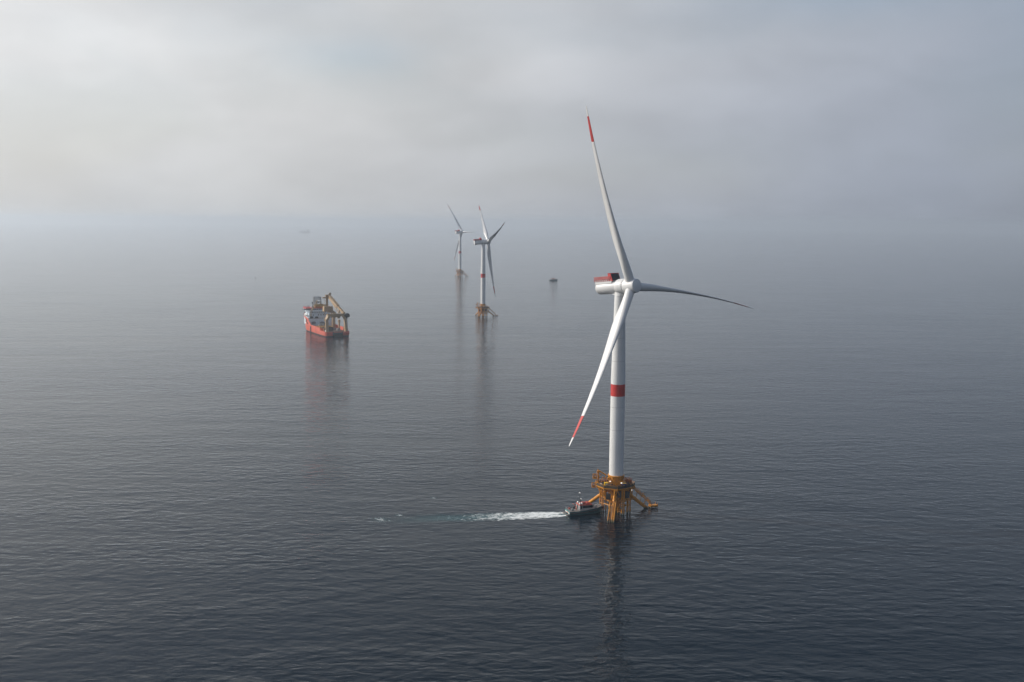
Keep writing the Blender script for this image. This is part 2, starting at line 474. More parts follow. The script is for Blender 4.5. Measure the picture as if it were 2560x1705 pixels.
DECK_Z = 11.6
def float_parts():
    """yellow floater in a frame whose three legs run out at 20.4, 140.4 and 260.4 degrees"""
    P = []
    tp = MB()
    tp.lathe([(3.0, 5.0), (3.25, 5.2), (3.25, 15.9), (3.62, 15.95), (3.62, 16.35), (3.2, 16.4)], 40)
    for k in range(12):
        a = 2 * math.pi * k / 12
        tp.box((math.cos(a) * 3.35, math.sin(a) * 3.35, 15.4), (.5, .12, 1.0), Matrix.Rotation(a, 3, 'Z'))
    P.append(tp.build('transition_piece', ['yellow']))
    ce = MB()
    ce.lathe([(1.0, -4.0), (1.0, 3.6), (2.0, 5.1)], 24)
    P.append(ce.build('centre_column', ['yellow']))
    legs = []
    for a in (20.4, 140.4, 260.4):
        lg = MB()
        p0, p1 = foot(a, 2.4) + Vector((0, 0, 10.3)), foot(a, 19.5) + Vector((0, 0, -3.3))
        lg.tube(p0, p1, 0.78, 0.78, 20)
        k0 = p0.lerp(p1, 0.26)
        lg.tube(k0, k0 + (p1 - p0).normalized() * 1.1, 0.95, 0.95, 20)
        # upright strut that ties the leg to the deck, and a low tie to the centre column
        s = p0.lerp(p1, 0.33)
        lg.tube(s, (s.x * .93, s.y * .93, DECK_Z - .3), 0.32, 0.32, 10)
        s2 = p0.lerp(p1, 0.40)
        lg.tube(s2, (s2.x * .1, s2.y * .1, 3.4), 0.3, 0.3, 10)
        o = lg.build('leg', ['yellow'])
        legs.append(o)
        P.append(o)
    poly = [(-8.9, 3.4), (-8.6, 0.0), (-5.9, -4.6), (0.0, -6.9), (4.0, -4.7), (7.6, -1.4), (8.6, 1.6), (6.2, 6.4), (0.2, 8.4), (-6.0, 7.4)]
    dk = MB()
    dk.prism(poly, DECK_Z - 0.34, DECK_Z, 0, 1)
    inner = [(x * .97, y * .97) for x, y in poly]
    for k, (x, y) in enumerate(inner):                           # radial girders below the deck
        dk.tube((x, y, DECK_Z - .75), (x * .36, y * .36, DECK_Z - 2.6), 0.22, 0.26, 8, 0)
        dk.tube((x, y, DECK_Z - .75), (x * .3, y * .3, DECK_Z - .75), 0.25, 0.25, 6, 0)
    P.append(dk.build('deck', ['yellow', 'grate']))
    dk_o = P[-1]
    rl = MB()
    rail_loop(rl, inner, DECK_Z, 1.25, 0.05, 1.3, rails=(0.35, .68, 1.0))
    for i, (a, b) in enumerate(zip(inner, inner[1:] + inner[:1])):
        A, B = Vector(a), Vector(b)
        mid, dd = (A + B) / 2, B - A
        rl.box((mid.x, mid.y, DECK_Z + .14), (dd.length * .98, .05, .26), Matrix.Rotation(math.atan2(dd.y, dd.x), 3, 'Z'), mi=1)
        if i in (1, 2, 3, 4, 5):                                    # dark debris netting on the camera-side rails
            rl.box((mid.x * 1.016, mid.y * 1.016, DECK_Z + .66), (dd.length * .94, .03, .86), Matrix.Rotation(math.atan2(dd.y, dd.x), 3, 'Z'), mi=1)
    rail_o = rl.build('railing', ['yellow', 'grate'], dk_o)
    # lower service deck and enclosure between the girders
    lw = MB()
    lw.prism([(-6.4, -2.4), (-1.0, -5.0), (4.6, -3.9), (5.4, 1.5), (2.0, 4.6), (-4.6, 4.4)], 6.1, 6.35, 0, 1)
    rail_loop(lw, [(-6.3, -2.4), (-1.0, -4.9), (4.5, -3.8), (5.3, 1.5)], 6.35, 1.1, 0.06, 1.2, closed=False, rails=(.5, 1.0))
    P.append(lw.build('lower_deck', ['yellow', 'grate']))
    ts = MB()
    up_ = [(x * .93, y * .93, DECK_Z - .75) for x, y in inner]
    dn_ = [(-5.9, 2.6), (-5.6, -.6), (-4.6, -3.2), (-1.0, -4.7), (2.4, -4.2), (4.9, -2.6), (5.2, 1.2), (3.6, 3.4), (.2, 4.4), (-4.2, 4.2)]
    dn_ = [(x, y, 6.25) for x, y in dn_]
    for i in range(10):
        j = (i + 1) % 10
        ts.tube(up_[i], dn_[i], .2, None, 7)
        ts.tube(up_[i] if i % 2 else up_[j], dn_[j] if i % 2 else dn_[i], .16, None, 7)
        ts.tube(dn_[i], dn_[j], .2, None, 7)
        ts.tube(up_[i], up_[j], .2, None, 7)
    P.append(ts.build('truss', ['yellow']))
    for c_, s_, ribs in (((1.9, -4.4, 9.0), (3.0, 1.8, 3.1), 5), ((4.5, -3.4, 8.4), (1.7, 1.6, 2.6), 4), ((5.6, -1.2, 8.8), (1.2, 2.0, 2.6), 0), ((-3.6, -3.9, 7.6), (1.9, 1.3, 2.4), 3), ((-.4, -4.9, 9.6), (1.2, 1.0, 2.2), 3)):
        eq = MB()
        eq.box(c_, s_)
        for k in range(ribs):
            eq.box((c_[0] - s_[0] * .43 + s_[0] * .86 * k / (ribs - 1), c_[1] - s_[1] / 2 - .03, c_[2]), (.08, .1, s_[2] * .9))
        P.append(eq.build('equipment_cabinet', ['dark']))
    # vertical caissons and guide tubes that run from the deck into the water
    vt = [(-6.7, 1.0, .26), (-5.85, .3, .26), (-5.2, -.2, .22), (-4.2, -.1, .24), (-2.7, -3.6, .24), (2.2, -5.6, .26), (3.05, -5.5, .3), (5.2, -2.2, .28), (6.15, -2.0, .3), (4.75, -2.6, .2),
          (-2.4, 4.8, .3), (2.6, 5.2, .3), (0.9, -3.0, .5)]
    for x, y, r in vt:
        c = MB()
        c.tube((x, y, -3.0), (x, y, DECK_Z - .5), r, r, 12)
        for z in (1.6, 4.4, 7.8):
            c.tube((x, y, z - .12), (x, y, z + .12), r + .1, r + .1, 12)
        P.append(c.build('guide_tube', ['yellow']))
    ring = [(-6.7, 1.0), (-5.2, -.2), (-2.7, -3.6), (2.2, -5.4), (5.2, -2.2), (6.15, -2.0)]
    for z in (6.4, 3.5):
        br = MB()
        for a, b in zip(ring[:-1], ring[1:]):
            br.tube((a[0], a[1], z), (b[0], b[1], z), .2, .2, 8)
        if z > 5:
            P.append(br.build('brace', ['yellow']))
    for a in ((-5.2, -.2), (2.2, -5.4), (5.2, -2.2), (-2.4, 4.8), (2.6, 5.2)):
        br.tube((a[0], a[1], 3.3), (0, 0, 3.3), .22, .22, 8)
    br.tube((.5, -3.0, 3.3), (2.6, -5.5, 0.9), .2, .2, 8)
    br.tube((1.0, -3.4, .9), (2.7, -5.5, .9), .2, .2, 8)
    br.tube((4.6, -2.6, .2), (5.5, -2.15, 3.5), .2, .2, 8)
    P.append(br.build('brace', ['yellow']))
    # boat landing: two fender tubes and a ladder that slope down over the front leg
    bl = MB()
    u = foot(260.4, 1.0)
    s = Vector((-u.y, u.x, 0))
    for o_ in (-1.25, -.45, .45, 1.25):
        p0 = u * 9.6 + s * o_ - s * .5 + Vector((0, 0, 6.6 if abs(o_) > 1 else 5.4))
        p1 = u * 18.3 + s * o_ - s * 1.0 + Vector((0, 0, -.9))
        bl.tube(p0, p1, .19 if abs(o_) > 1 else .13, None, 10)
        if abs(o_) > 1:
            bl.tube(p0, u * 7.0 + s * o_ * .6 + Vector((0, 0, 6.6)), .18, None, 8)
    for k in range(18):
        f = k / 17
        p0 = u * (9.6 + 8.4 * f) - s * (.5 + .5 * f) + Vector((0, 0, 5.6 - 6.2 * f))
        bl.tube(p0 - s * (1.25 if k % 4 == 0 else .45), p0 + s * (1.25 if k % 4 == 0 else .45), .07, None, 6)
    P.append(bl.build('boat_landing', ['yellow']))
    # stairway over the right leg, with a small landing at the water
    sw = MB()
    u = foot(20.4, 1.0)
    s = Vector((-u.y, u.x, 0))
    top, bot = u * 8.4 + Vector((0, 0, 9.6)), u * 17.6 + Vector((0, 0, 1.3))
    for o_ in (-.75, .75):
        sw.tube(top + s * o_, bot + s * o_, .13, None, 8)
        sw.tube(top + s * o_ + Vector((0, 0, 1.15)), bot + s * o_ + Vector((0, 0, 1.15)), .075, None, 6)
        sw.tube(top + s * o_ + Vector((0, 0, .6)), bot + s * o_ + Vector((0, 0, .6)), .05, None, 6)
    N = 26
    for k in range(N + 1):
        p = top.lerp(bot, k / N)
        sw.box(p, (.34, 1.5, .06), Matrix.Rotation(R(20.4), 3, 'Z'))
        if k % 3 == 0:
            for o_ in (-.75, .75):
                sw.tube(p + s * o_, p + s * o_ + Vector((0, 0, 1.15)), .06, None, 5)
            q = u * (2.4 + (10.3 - p.z) / 13.6 * 17.1 + 1.2)
            if k % 6 == 0:
                sw.tube(p, Vector((p.x * .93, p.y * .93, max(-1.0, 10.3 - (p.length if 0 else math.hypot(p.x, p.y) * .93 - 2.4) * 13.6 / 17.1))), .12, None, 6)
    for k in (6, 13, 20):                                         # hooped resting platforms
        p = top.lerp(bot, k / N)
        sw.box(p + u * .3 + Vector((0, 0, .1)), (1.5, 1.9, .1), Matrix.Rotation(R(20.4), 3, 'Z'))
        sw.tube(p + u * .9 - s * .9, p + u * .9 - s * .9 + Vector((0, 0, 1.5)), .08, None, 6)
        sw.tube(p + u * .9 + s * .9, p + u * .9 + s * .9 + Vector((0, 0, 1.5)), .08, None, 6)
        sw.tube(p + u * .9 - s * .9 + Vector((0, 0, 1.5)), p - u * .5 - s * .9 + Vector((0, 0, 1.5)), .08, None, 6)
    # upper walkway back to the deck
    sw.box(u * 7.6 + Vector((0, 0, 9.6)), (2.4, 1.7, .12), Matrix.Rotation(R(20.4), 3, 'Z'))
    for o_ in (-.8, .8):
        sw.tube(u * 8.6 + s * o_ + Vector((0, 0, 9.6)), u * 8.2 + s * o_ + Vector((0, 0, DECK_Z)), .1, None, 6)
        sw.tube(u * 8.9 + s * o_ + Vector((0, 0, 9.5)), u * 8.9 + s * o_ + Vector((0, 0, 11.4)), .08, None, 6)
    P.append(sw.build('stairway', ['yellow']))
    st_o = P[-1]
    ld = MB()
    q = Matrix.Rotation(R(20.4), 3, 'Z')
    ld.box(u * 18.6 + Vector((0, 0, .75)), (3.6, 2.2, .7), q)
    for o_ in (-.9, .9):
        ld.tube(u * 17.4 + s * o_ + Vector((0, 0, .8)), u * 17.4 + s * o_ + Vector((0, 0, -2)), .22, None, 8)
        ld.tube(u * 20.2 + s * o_ + Vector((0, 0, .8)), u * 20.2 + s * o_ + Vector((0, 0, 2.1)), .09, None, 6)
    rail_loop(ld, [tuple(u * 17.2 - s * 1.0), tuple(u * 20.2 - s * 1.0), tuple(u * 20.2 + s * 1.0), tuple(u * 17.2 + s * 1.0)], 0, 1.0, .07, 1.0, closed=False)
    for v in ld.bm.verts:
        pass
    ld_o = ld.build('landing', ['yellow'], st_o)
    # davit crane on the left edge of the deck
    cr_ = MB()
    b = Vector((-7.7, 1.0, DECK_Z))
    cr_.tube(b, b + Vector((0, 0, 5.6)), .38, .30, 12)
    cr_.box(b + Vector((0, 0, 5.7)), (1.1, 1.0, 1.0))
    cr_.tube(b + Vector((-.2, 0, 2.4)), b + Vector((1.3, -.2, 4.9)), .15, None, 8)
    P.append(cr_.build('deck_crane', ['yellow']))
    cro = P[-1]
    bo = MB()
    q0, q1 = b + Vector((.2, 0, 6.2)), b + Vector((3.5, -.5, 4.3))
    dv = q1 - q0
    bo.box((q0 + q1) / 2, (dv.length, .5, .55), dv.to_track_quat('X', 'Z').to_matrix())
    bo.tube(q1 + Vector((-.2, 0, -.1)), q1 + Vector((-.5, 0, -2.4)), .2, .14, 8)
    bo.tube(q0, q0 + Vector((-.5, 0, .7)), .25, .15, 8)
    boo = bo.build('crane_boom', ['yellow'], cro)
    # two outboard baskets at the left
    for z, x, y in ((14.2, -9.2, 1.4), (10.2, -9.6, 1.6)):
        bk = MB()
        for dx in (-.7, .7):
            for dy in (-.6, .6):
                bk.tube((x + dx, y + dy, z), (x + dx, y + dy, z + 1.9), .1, None, 6)
        for zz in (0, .95, 1.9):
            bk.path([(x - .7, y - .6, z + zz), (x + .7, y - .6, z + zz), (x + .7, y + .6, z + zz), (x - .7, y + .6, z + zz), (x - .7, y - .6, z + zz)], .1)
        bk.box((x, y, z), (1.5, 1.3, .12))
        bk.box((x + .1, y - .55, z + .55), (1.2, .08, .8))
        bk.tube((x + .6, y, z), (-7.7, 1.0, z), .14, None, 6)
        P.append(bk.build('side_basket', ['yellow']))
    # pipes, posts and small gear that crowd the deck round the transition piece
    random.seed(5)
    cl = MB()
    pts, last = [], None
    for k in range(27):                                          # one run of pipe round the transition piece with risers
        a = R(150 + 250 * k / 26)
        rr = random.uniform(4.0, 6.6)
        x, y = math.cos(a) * rr, math.sin(a) * rr * .85
        p = Vector((x, y, DECK_Z + .25))
        if last is not None:
            cl.tube(last, p, .1, None, 6)
        last = p
        h = random.uniform(.8, 3.2)
        cl.tube(p, p + Vector((0, 0, h)), .11, None, 6)
        if k % 2:
            cl.tube(p + Vector((0, 0, h)), p + Vector((random.uniform(-1.4, 1.4), random.uniform(-.7, .7), h * .8)), .1, None, 6)
    P.append(cl.build('deck_pipework', ['yellow']))
    for c_, s_ in (((-3.3, -1.8, DECK_Z + 3.4), (1.2, 1.2, .8)), ((1.9, -3.3, 14.3), (2.6, .5, .35)), ((-3.0, -2.4, DECK_Z + 1.6), (.7, .7, 3.2))):
        cl = MB()
        cl.box(c_, s_)
        P.append(cl.build('junction_box', ['yellow']))
    for k in range(22):
        a = R(random.uniform(185, 375))
        rr = random.uniform(4.9, 6.5)
        cl = MB()
        s_ = (random.uniform(.5, 1.6), random.uniform(.5, 1.1), random.uniform(.8, 1.6))
        cl.box((0, 0, s_[2] / 2), s_, None, 0, .94)
        cl.box((0, 0, s_[2] + .04), (s_[0] * .6, s_[1] * .6, .1))
        cl.tube((-s_[0] * .3, -s_[1] * .6, s_[2] * .6), (s_[0] * .3, -s_[1] * .6, s_[2] * .6), .06, None, 6)
        mx_ = Matrix.Translation((math.cos(a) * rr, math.sin(a) * rr * .85, DECK_Z)) @ Matrix.Rotation(random.random(), 4, 'Z')
        for v in cl.bm.verts:
            v.co = mx_ @ v.co
        P.append(cl.build('winch', ['dark']))
    for x, y, z in ((-2.8, -3.0, 14.1), (2.0, -3.7, 13.6), (-.9, -5.1, 7.3), (6.9, .4, 9.4)):
        lp = MB()
        lp.tube((x, y + .1, z - 1.6), (x, y + .1, z), .07, None, 6, 1)
        lp.lathe([(.02, -.25), (.26, -.2), (.34, 0), (.26, .2), (.02, .25)], 12, c=(x, y, z))
        P.append(lp.build('deck_lamp', ['lamp', 'grey']))
    return P, [(rail_o, dk_o), (ld_o, st_o), (boo, cro)]

HH = (98.9, 99.45, 102.3)
TP = turbine_parts(HH[0])
FP, FSUB = float_parts()
SUBS = {}
for c, p in FSUB:
    SUBS.setdefault(p.name, []).append(c)
used = set()

def put(o, parent, matrix=None):
    """first use keeps the object itself, later uses are copies that share its mesh (with its sub-parts)"""
    first = o.name not in used
    subs = [c for c in o.children] if first else ORIG[o.name]
    if first:
        used.add(o.name)
        ORIG[o.name] = list(o.children)
        n = o
    else:
        n = o.copy()
        col.objects.link(n)
    n.parent = parent
    n.matrix_parent_inverse = Matrix.Identity(4)
    n.matrix_local = matrix if matrix is not None else Matrix.Identity(4)
    if not first:
        for c in ORIG[o.name]:
            cc = c.copy()
            col.objects.link(cc)
            cc.parent = n
            cc.matrix_parent_inverse = Matrix.Identity(4)
    return n
ORIG = {}

def turbine(x, y, yaw, az, hh, cone, dA, float_rz, label):
    root = empty('floating_wind_turbine', (x, y, 0), 0, label, 'wind turbine', 'floating wind turbines in the haze')
    fm = Matrix.Rotation(float_rz, 4, 'Z')
    for o in FP:
        put(o, root, fm)
    kz = (hh - 2.4 - Z_FLANGE) / (HH[0] - 2.4 - Z_FLANGE)
    put(TP['tower'], root, Matrix.Translation((0, 0, Z_FLANGE)) @ Matrix.Diagonal((1, 1, kz, 1)) @ Matrix.Rotation(0, 4, 'Z'))
    tilt = R(6)
    a = Vector((math.cos(yaw) * math.cos(tilt), math.sin(yaw) * math.cos(tilt), math.sin(tilt)))
    hub = Vector((math.cos(yaw) * OVER, math.sin(yaw) * OVER, hh))
    s = a.cross(Vector((0, 0, 1))).normalized()
    up = s.cross(a)
    yv = up.cross(a)
    rm = Matrix(((a.x, yv.x, up.x, hub.x), (a.y, yv.y, up.y, hub.y), (a.z, yv.z, up.z, hub.z), (0, 0, 0, 1)))
    for k in ('hub', 'nacelle', 'hoist_deck', 'cooler'):
        put(TP[k], root, rm)
    for k in range(3):
        A = az + k * 2 * math.pi / 3 + dA[k]
        d = up * math.cos(A) + s * math.sin(A)
        t = -up * math.sin(A) + s * math.cos(A)
        x_, z_ = (a * math.cos(cone) - d * math.sin(cone)), (d * math.cos(cone) + a * math.sin(cone))
        y_ = -t
        put(TP['blade'], root, Matrix(((x_.x, y_.x, z_.x, hub.x), (x_.y, y_.y, z_.y, hub.y), (x_.z, y_.z, z_.z, hub.z), (0, 0, 0, 1))))
    return root

turbine(45.85, 423.7, R(-49.5), R(25.2), HH[0], 0.079, (0, .031, -.0146), 0.0,
        'nearest white floating wind turbine, with a crew boat at its yellow base')
turbine(-39.3, 1330.2, R(15.8), R(75.0), HH[1], 0.082, (0, 0, 0), R(-8.4),
        'middle distance floating wind turbine with one blade hanging straight down, right of the faintest turbine')
turbine(-122.1, 2313.3, R(39.9), R(91.8), HH[2], -0.101, (0, -.0462, .0242), R(0.0),
        'farthest floating wind turbine, faint in the haze, with a blade behind its tower')

# loose gear standing on the near turbine's deck
B1 = Vector((45.85, 423.7, 0))
def gear(name, parts, at, label, cat, mats):
    mb = MB()
    for c, s, mi in parts:
        mb.box(c, s, None, mi)
    bmesh.ops.bevel(mb.bm, geom=mb.bm.edges[:], offset=.05, segments=1, affect='EDGES')
    o = mb.build(name, mats)
    o.location = B1 + Vector(at)
    return tag(o, label, cat)
gear('equipment_box', [((0, 0, .95), (1.6, 1.4, 1.9), 0), ((.2, -.72, .95), (.9, .06, 1.3), 1), ((0, 0, 1.95), (1.75, 1.5, .12), 0)], (-4.6, -3.1, DECK_Z + .02),
     'bright yellow equipment box on the left of the near turbine deck', 'box', ['bright_yellow', 'whitebox'])
gear('storage_container', [((0, 0, .95), (2.2, 1.6, 1.9), 0), ((0, -.82, .95), (.08, .08, 1.8), 0), ((.7, -.82, .95), (.08, .08, 1.8), 0), ((-.7, -.82, .95), (.08, .08, 1.8), 0)], (-5.0, 1.6, DECK_Z + .02),
     'dark blue container behind the bright yellow box on the near turbine deck', 'container', ['blue'])
gear('storage_container', [((0, 0, .95), (1.9, 1.3, 1.9), 0), ((0, 0, 1.98), (1.7, 1.2, .16), 1), ((.5, -.68, .95), (.08, .08, 1.8), 0), ((-.5, -.68, .95), (.08, .08, 1.8), 0)], (3.1, -4.1, DECK_Z + .02),
     'dark blue container with a yellow lid on the right of the near turbine deck', 'container', ['blue', 'bright_yellow'])
gear('supply_bag', [((0, 0, .55), (.8, .8, 1.1), 0), ((0, 0, 1.15), (.5, .5, .14), 0)], (-6.7, -1.9, DECK_Z + .02),
     'white supply bag at the left edge of the near turbine deck', 'bag', ['whitebox'])
mb = MB()
for dx in (-1.5, -.5, .5, 1.5):
    for dy in (-.8, .8):
        mb.tube((dx, dy, 0), (dx, dy, 3.0), .09, None, 6)
for z in (.1, 1.0, 2.0, 3.0):
    mb.path([(-1.5, -.8, z), (1.5, -.8, z), (1.5, .8, z), (-1.5, .8, z), (-1.5, -.8, z)], .08)
mb.box((0, .7, 1.2), (2.7, .06, 2.2))
o = mb.build('scaffold_cage', ['salmon'])
o.location = B1 + Vector((5.4, .8, DECK_Z + .02))
o.rotation_euler = (0, 0, R(-25))
tag(o, 'faded red scaffold cage on the right side of the near turbine deck', 'cage')

# ------------------------------------------------------------------ construction ship
ship = empty('construction_ship', (-189.6, 1075.8, 0), R(118.5), 'red hulled offshore construction ship with tan cranes and an A-frame over its stern', 'ship')
# local: x forward from the stern, y to port, z up
def hull_rings():
    st = [(0.0, 10.2, 11.2, 5.3), (1.2, 11.6, 12.2, 5.4), (4, 12.2, 12.5, 5.4), (17.5, 12.5, 12.5, 5.6), (18.2, 12.5, 12.5, 7.9), (52, 12.5, 12.5, 8.6), (57, 12.5, 12.5, 11.5), (62, 12.4, 12.5, 15.2),
          (72, 11.6, 12.4, 16.2), (82, 9.2, 11.6, 17.0), (92, 5.2, 9.0, 17.8), (98, 2.0, 5.6, 18.3), (102, .3, 1.6, 18.8)]
    rings = []
    for x, b0, b1, zt in st:
        k = 0.35 if x > 90 else 1.0
        xs = x + (zt * .12 if x > 95 else 0)
        z2 = 1.0
        bm_ = b0 + (b1 - b0) * z2 / zt
        rings.append([(x - (2.5 if x > 95 else 0), -b0 * .9, -3), (x, -bm_, z2), (xs, -b1, zt), (xs, b1, zt), (x, bm_, z2), (x - (2.5 if x > 95 else 0), b0 * .9, -3)])
    return st, rings
st, rings = hull_rings()
mb = MB()
vs = [[mb.bm.verts.new(p) for p in r] for r in rings]
for k in range(len(vs) - 1):
    for i, mi in ((0, 1), (1, 0), (3, 0), (4, 1)):
        mb.face([vs[k][i], vs[k][i + 1], vs[k + 1][i + 1], vs[k + 1][i]], mi)
    mb.face([vs[k][5], vs[k][0], vs[k + 1][0], vs[k + 1][5]], 1)
    # inner face of the bulwark
for k in range(len(rings) - 1):
    x0, x1 = rings[k][2][0], rings[k + 1][2][0]
    for sgn in (-1, 1):
        i = 2 if sgn < 0 else 3
        a, b = rings[k][i], rings[k + 1][i]
        ai, bi = (a[0], a[1] - sgn * .5, a[2]), (b[0], b[1] - sgn * .5, b[2])
        if k < 6:
            mb.face([vs[k][i], vs[k + 1][i], mb.bm.verts.new(bi), mb.bm.verts.new(ai)], 0)
            mb.face([mb.bm.verts.new(q) for q in (ai, bi, (b[0], bi[1], 4.2), (a[0], ai[1], 4.2))], 0)
mb.face([vs[0][1], vs[0][4], vs[0][5], vs[0][0]], 1)
mb.face([vs[0][1], vs[0][2], vs[0][3], vs[0][4]], 0)
# round the starboard and port stern quarters with rubbing tubes
mb.tube((0.6, -11.6, 3.2), (0.6, -5.2, 3.2), 1.5, 1.5, 14, 0)
mb.tube((0.6, 11.2, 3.6), (0.6, 5.2, 3.6), 1.1, 1.1, 14, 0)
hull = mb.build('hull', ['hull_red', 'boot'], ship, ang=30)
ship.scale = (1.0, 1.12, 1.0)
mb = MB()
mb.prism([(.4, -11.3), (60, -12.0), (60, 12.0), (.4, 11.3)], 3.9, 4.4, 0)
mb.build('work_deck', ['ship_deck'], ship)
mb = MB()
mb.prism([(60, -12.3), (72, -12.1), (82, -11.3), (92, -8.7), (99, -5.0), (99, 5.0), (92, 8.7), (82, 11.3), (72, 12.1), (60, 12.3)], 14.4, 15.0, 0)
mb.box((60.1, 0, 9.6), (.4, 24.4, 10.2), None, 1)
mb.build('forecastle_deck', ['ship_deck', 'ship_white'], ship)
mb = MB()
mb.tube((-.4, -4.4, 3.0), (-.4, 4.4, 3.0), 1.55, 1.55, 20)
mb.box((-.3, 0, 1.4), (2.2, 8.4, 3.0))
mb.box((-.1, 4.7, 3.0), (2.2, .5, 4.6))
mb.box((-.1, -4.7, 3.0), (2.2, .5, 4.6))
mb.build('stern_roller', ['boot'], ship)
# fender column and ports on the port side
mb = MB()
mb.box((52, 12.75, 3.6), (2.0, .6, 6.8))
mb.build('side_fender', ['boot'], ship)
for x, z, s, m_ in ((70.5, 12.2, 3.4, 'whitebox'), (63.5, 9.5, 2.0, 'glass')):
    mb = MB()
    mb.box((x, 12.42, z), (s, .5, s * 1.05), None, 0)
    mb.box((x, 12.66, z - .2), (s * .55, .1, s * .75), None, 1)
    mb.build('side_opening', ['boot', m_], ship)
# accommodation block
mb = MB()
mb.box((70, 0, 12.2), (18, 23.4, 9.0))
mb.box((71, 0, 18.2), (16, 21.6, 3.2))
mb.box((72, 0, 21.2), (14, 20.4, 3.0))
for z, L_, b_ in ((16.72, 19, 24.0), (19.82, 17, 22.4), (22.7, 16.5, 24.6)):
    mb.box((70.5, 0, z), (L_, b_, .22))
mb.box((60.6, -2, 6.6), (2.2, 18, 4.4))
house = mb.build('accommodation_block', ['ship_white'], ship)
for z, x, n, wid in ((18.4, 62.93, 8, 21.0), (21.3, 64.93, 9, 19.4), (14.6, 60.93, 6, 20.0)):
    for k in range(n):
        if random.random() < .85:
            mb = MB()
            mb.box((x, -wid / 2 + wid * (k + .5) / n, z), (.1, .9, 1.05))
            mb.build('window', ['glass'], house)
for c_, s_ in (((60.9, 0.5, 12.2), (.6, 9.5, 4.6)), ((60.8, 9.0, 14.6), (.6, 3.2, 5.0))):
    mb = MB()
    mb.box(c_, s_)
    mb.build('garage_opening', ['boot'], house)
mb = MB()
mb.box((73, 0, 24.1), (10, 25.0, 2.6))
wheel = mb.build('wheelhouse', ['ship_white'], ship)
for k in range(14):
    mb = MB()
    mb.box((67.95, -11.8 + 1.8 * k, 24.3), (.12, 1.45, 1.5))
    mb.build('window', ['glass'], wheel)
for k in range(5):
    for sy in (-1, 1):
        mb = MB()
        mb.box((68.9 + 1.9 * k, sy * 12.53, 24.3), (1.5, .12, 1.5))
        mb.build('window', ['glass'], wheel)
mb = MB()
mb.box((73, 0, 25.9), (11, 26.0, 1.0))
rail_loop(mb, [(67.8, -12.6), (78, -12.6), (78, 12.6), (67.8, 12.6)], 26.4, 1.1, .08, 2.0)
mb.build('wheelhouse_roof', ['red'], ship)
for sy in (-1, 1):
    mb = MB()
    mb.box((76, sy * 13.6, 23.9), (3.4, 3.2, .3)); mb.box((76, sy * 15.0, 24.4), (3.2, .3, 1.2))
    mb.build('bridge_wing', ['grey'], ship)
# exhaust casing on the roof and the big radar gantry
mb = MB()
mb.box((71, -1.5, 28.2), (6, 9.5, 3.8), None, 0, .92)
mb.box((70, -6.8, 27.6), (5, 3.0, 3.0))
for y in (-3.6, 0.4):
    mb.tube((71, y, 30), (71, y, 32.0), .6, .5, 10)
mb.build('exhaust_casing', ['ochre'], ship)
mb = MB()
for y in (-3.4, 3.4):
    for x in (70, 73.5):
        mb.tube((x, y * 1.18, 26.4), (x, y, 38.2), .36, .3, 8)
for z in (31.5, 33.2, 35.2, 36.8, 38.2):
    for x in (70, 73.5):
        mb.tube((x, -3.6, z), (x, 3.6, z), .22 if z < 36 else .3, None, 8)
    for y in (-3.6, 3.6):
        mb.tube((70, y, z), (73.5, y, z), .2, None, 8)
mb.box((71.7, 0, 33.3), (3.6, 7.0, .25))
mb.path([(70, -3.6, 31.5), (70, 3.6, 33.2)], .15); mb.path([(70, 3.6, 31.5), (70, -3.6, 33.2)], .15)
mb.tube((71.7, 0, 38.2), (71.7, 0, 41.0), .14, .08, 6)
gan = mb.build('radar_gantry', ['grey'], ship)
for y, z in ((1.8, 33.9), (-1.6, 37.3)):
    mb = MB()
    mb.box((70.4, y, z), (.5, 3.6, .5))
    mb.tube((70.6, y, z - .8), (70.6, y, z), .3, None, 8)
    mb.build('radar_scanner', ['boot'], gan)
mb = MB()
mb.lathe([(.02, -1.7), (1.2, -1.2), (1.7, 0), (1.2, 1.2), (.02, 1.7)], 18, c=(72, -9.0, 29.6))
mb.tube((72, -9, 26.4), (72, -9, 28), .5, None, 8)
mb.build('radome', ['ship_white'], ship)
for x, y, h in ((69, 10.5, 3.4), (74, 8.2, 2.4), (77, -6.5, 4.2), (69.5, -11.4, 3.0)):
    mb = MB()
    mb.tube((x, y, 26.4), (x, y, 26.4 + h), .12, .06, 6)
    mb.tube((x, y - .7, 26.4 + h * .8), (x, y + .7, 26.4 + h * .8), .06, None, 6)
    mb.build('antenna', ['boot'], ship)
for x, y, sx, sy_, sz, m_ in ((69, 5.8, 2.2, 2.4, 1.6, 'grey'), (74.5, 4.4, 2.0, 3.0, 1.3, 'ship_white'), (75, -9.4, 2.6, 2.2, 1.8, 'ochre')):
    mb = MB()
    mb.box((x, y, 26.4 + sz / 2), (sx, sy_, sz), None, 0, .9)
    mb.tube((x, y, 26.4 + sz), (x, y, 27.0 + sz), .4, .5, 10)
    mb.build('roof_vent', [m_], ship)
for z, x, hw in ((16.83, 61.3, 11.8), (19.93, 62.4, 11.0), (22.81, 62.6, 12.1)):
    mb = MB()
    rail_loop(mb, [(x + 4, hw, z), (x, hw, z), (x, -hw, z), (x + 4, -hw, z)], 0, 1.05, .07, 1.5, closed=False)
    mb.build('deck_railing', ['ship_white'], house)
for y, z0, z1 in ((10.6, 4.4, 8.6), (-7.5, 4.4, 10.0)):
    mb = MB()
    for o_ in (-.5, .5):
        mb.tube((53.4, y + o_, z0), (59.6, y + o_, z1), .14, None, 6)
    for k in range(9):
        mb.box((53.4 + 6.2 * k / 8, y, z0 + (z1 - z0) * k / 8), (.5, 1.1, .08))
    mb.build('stairway', ['grey'], ship)
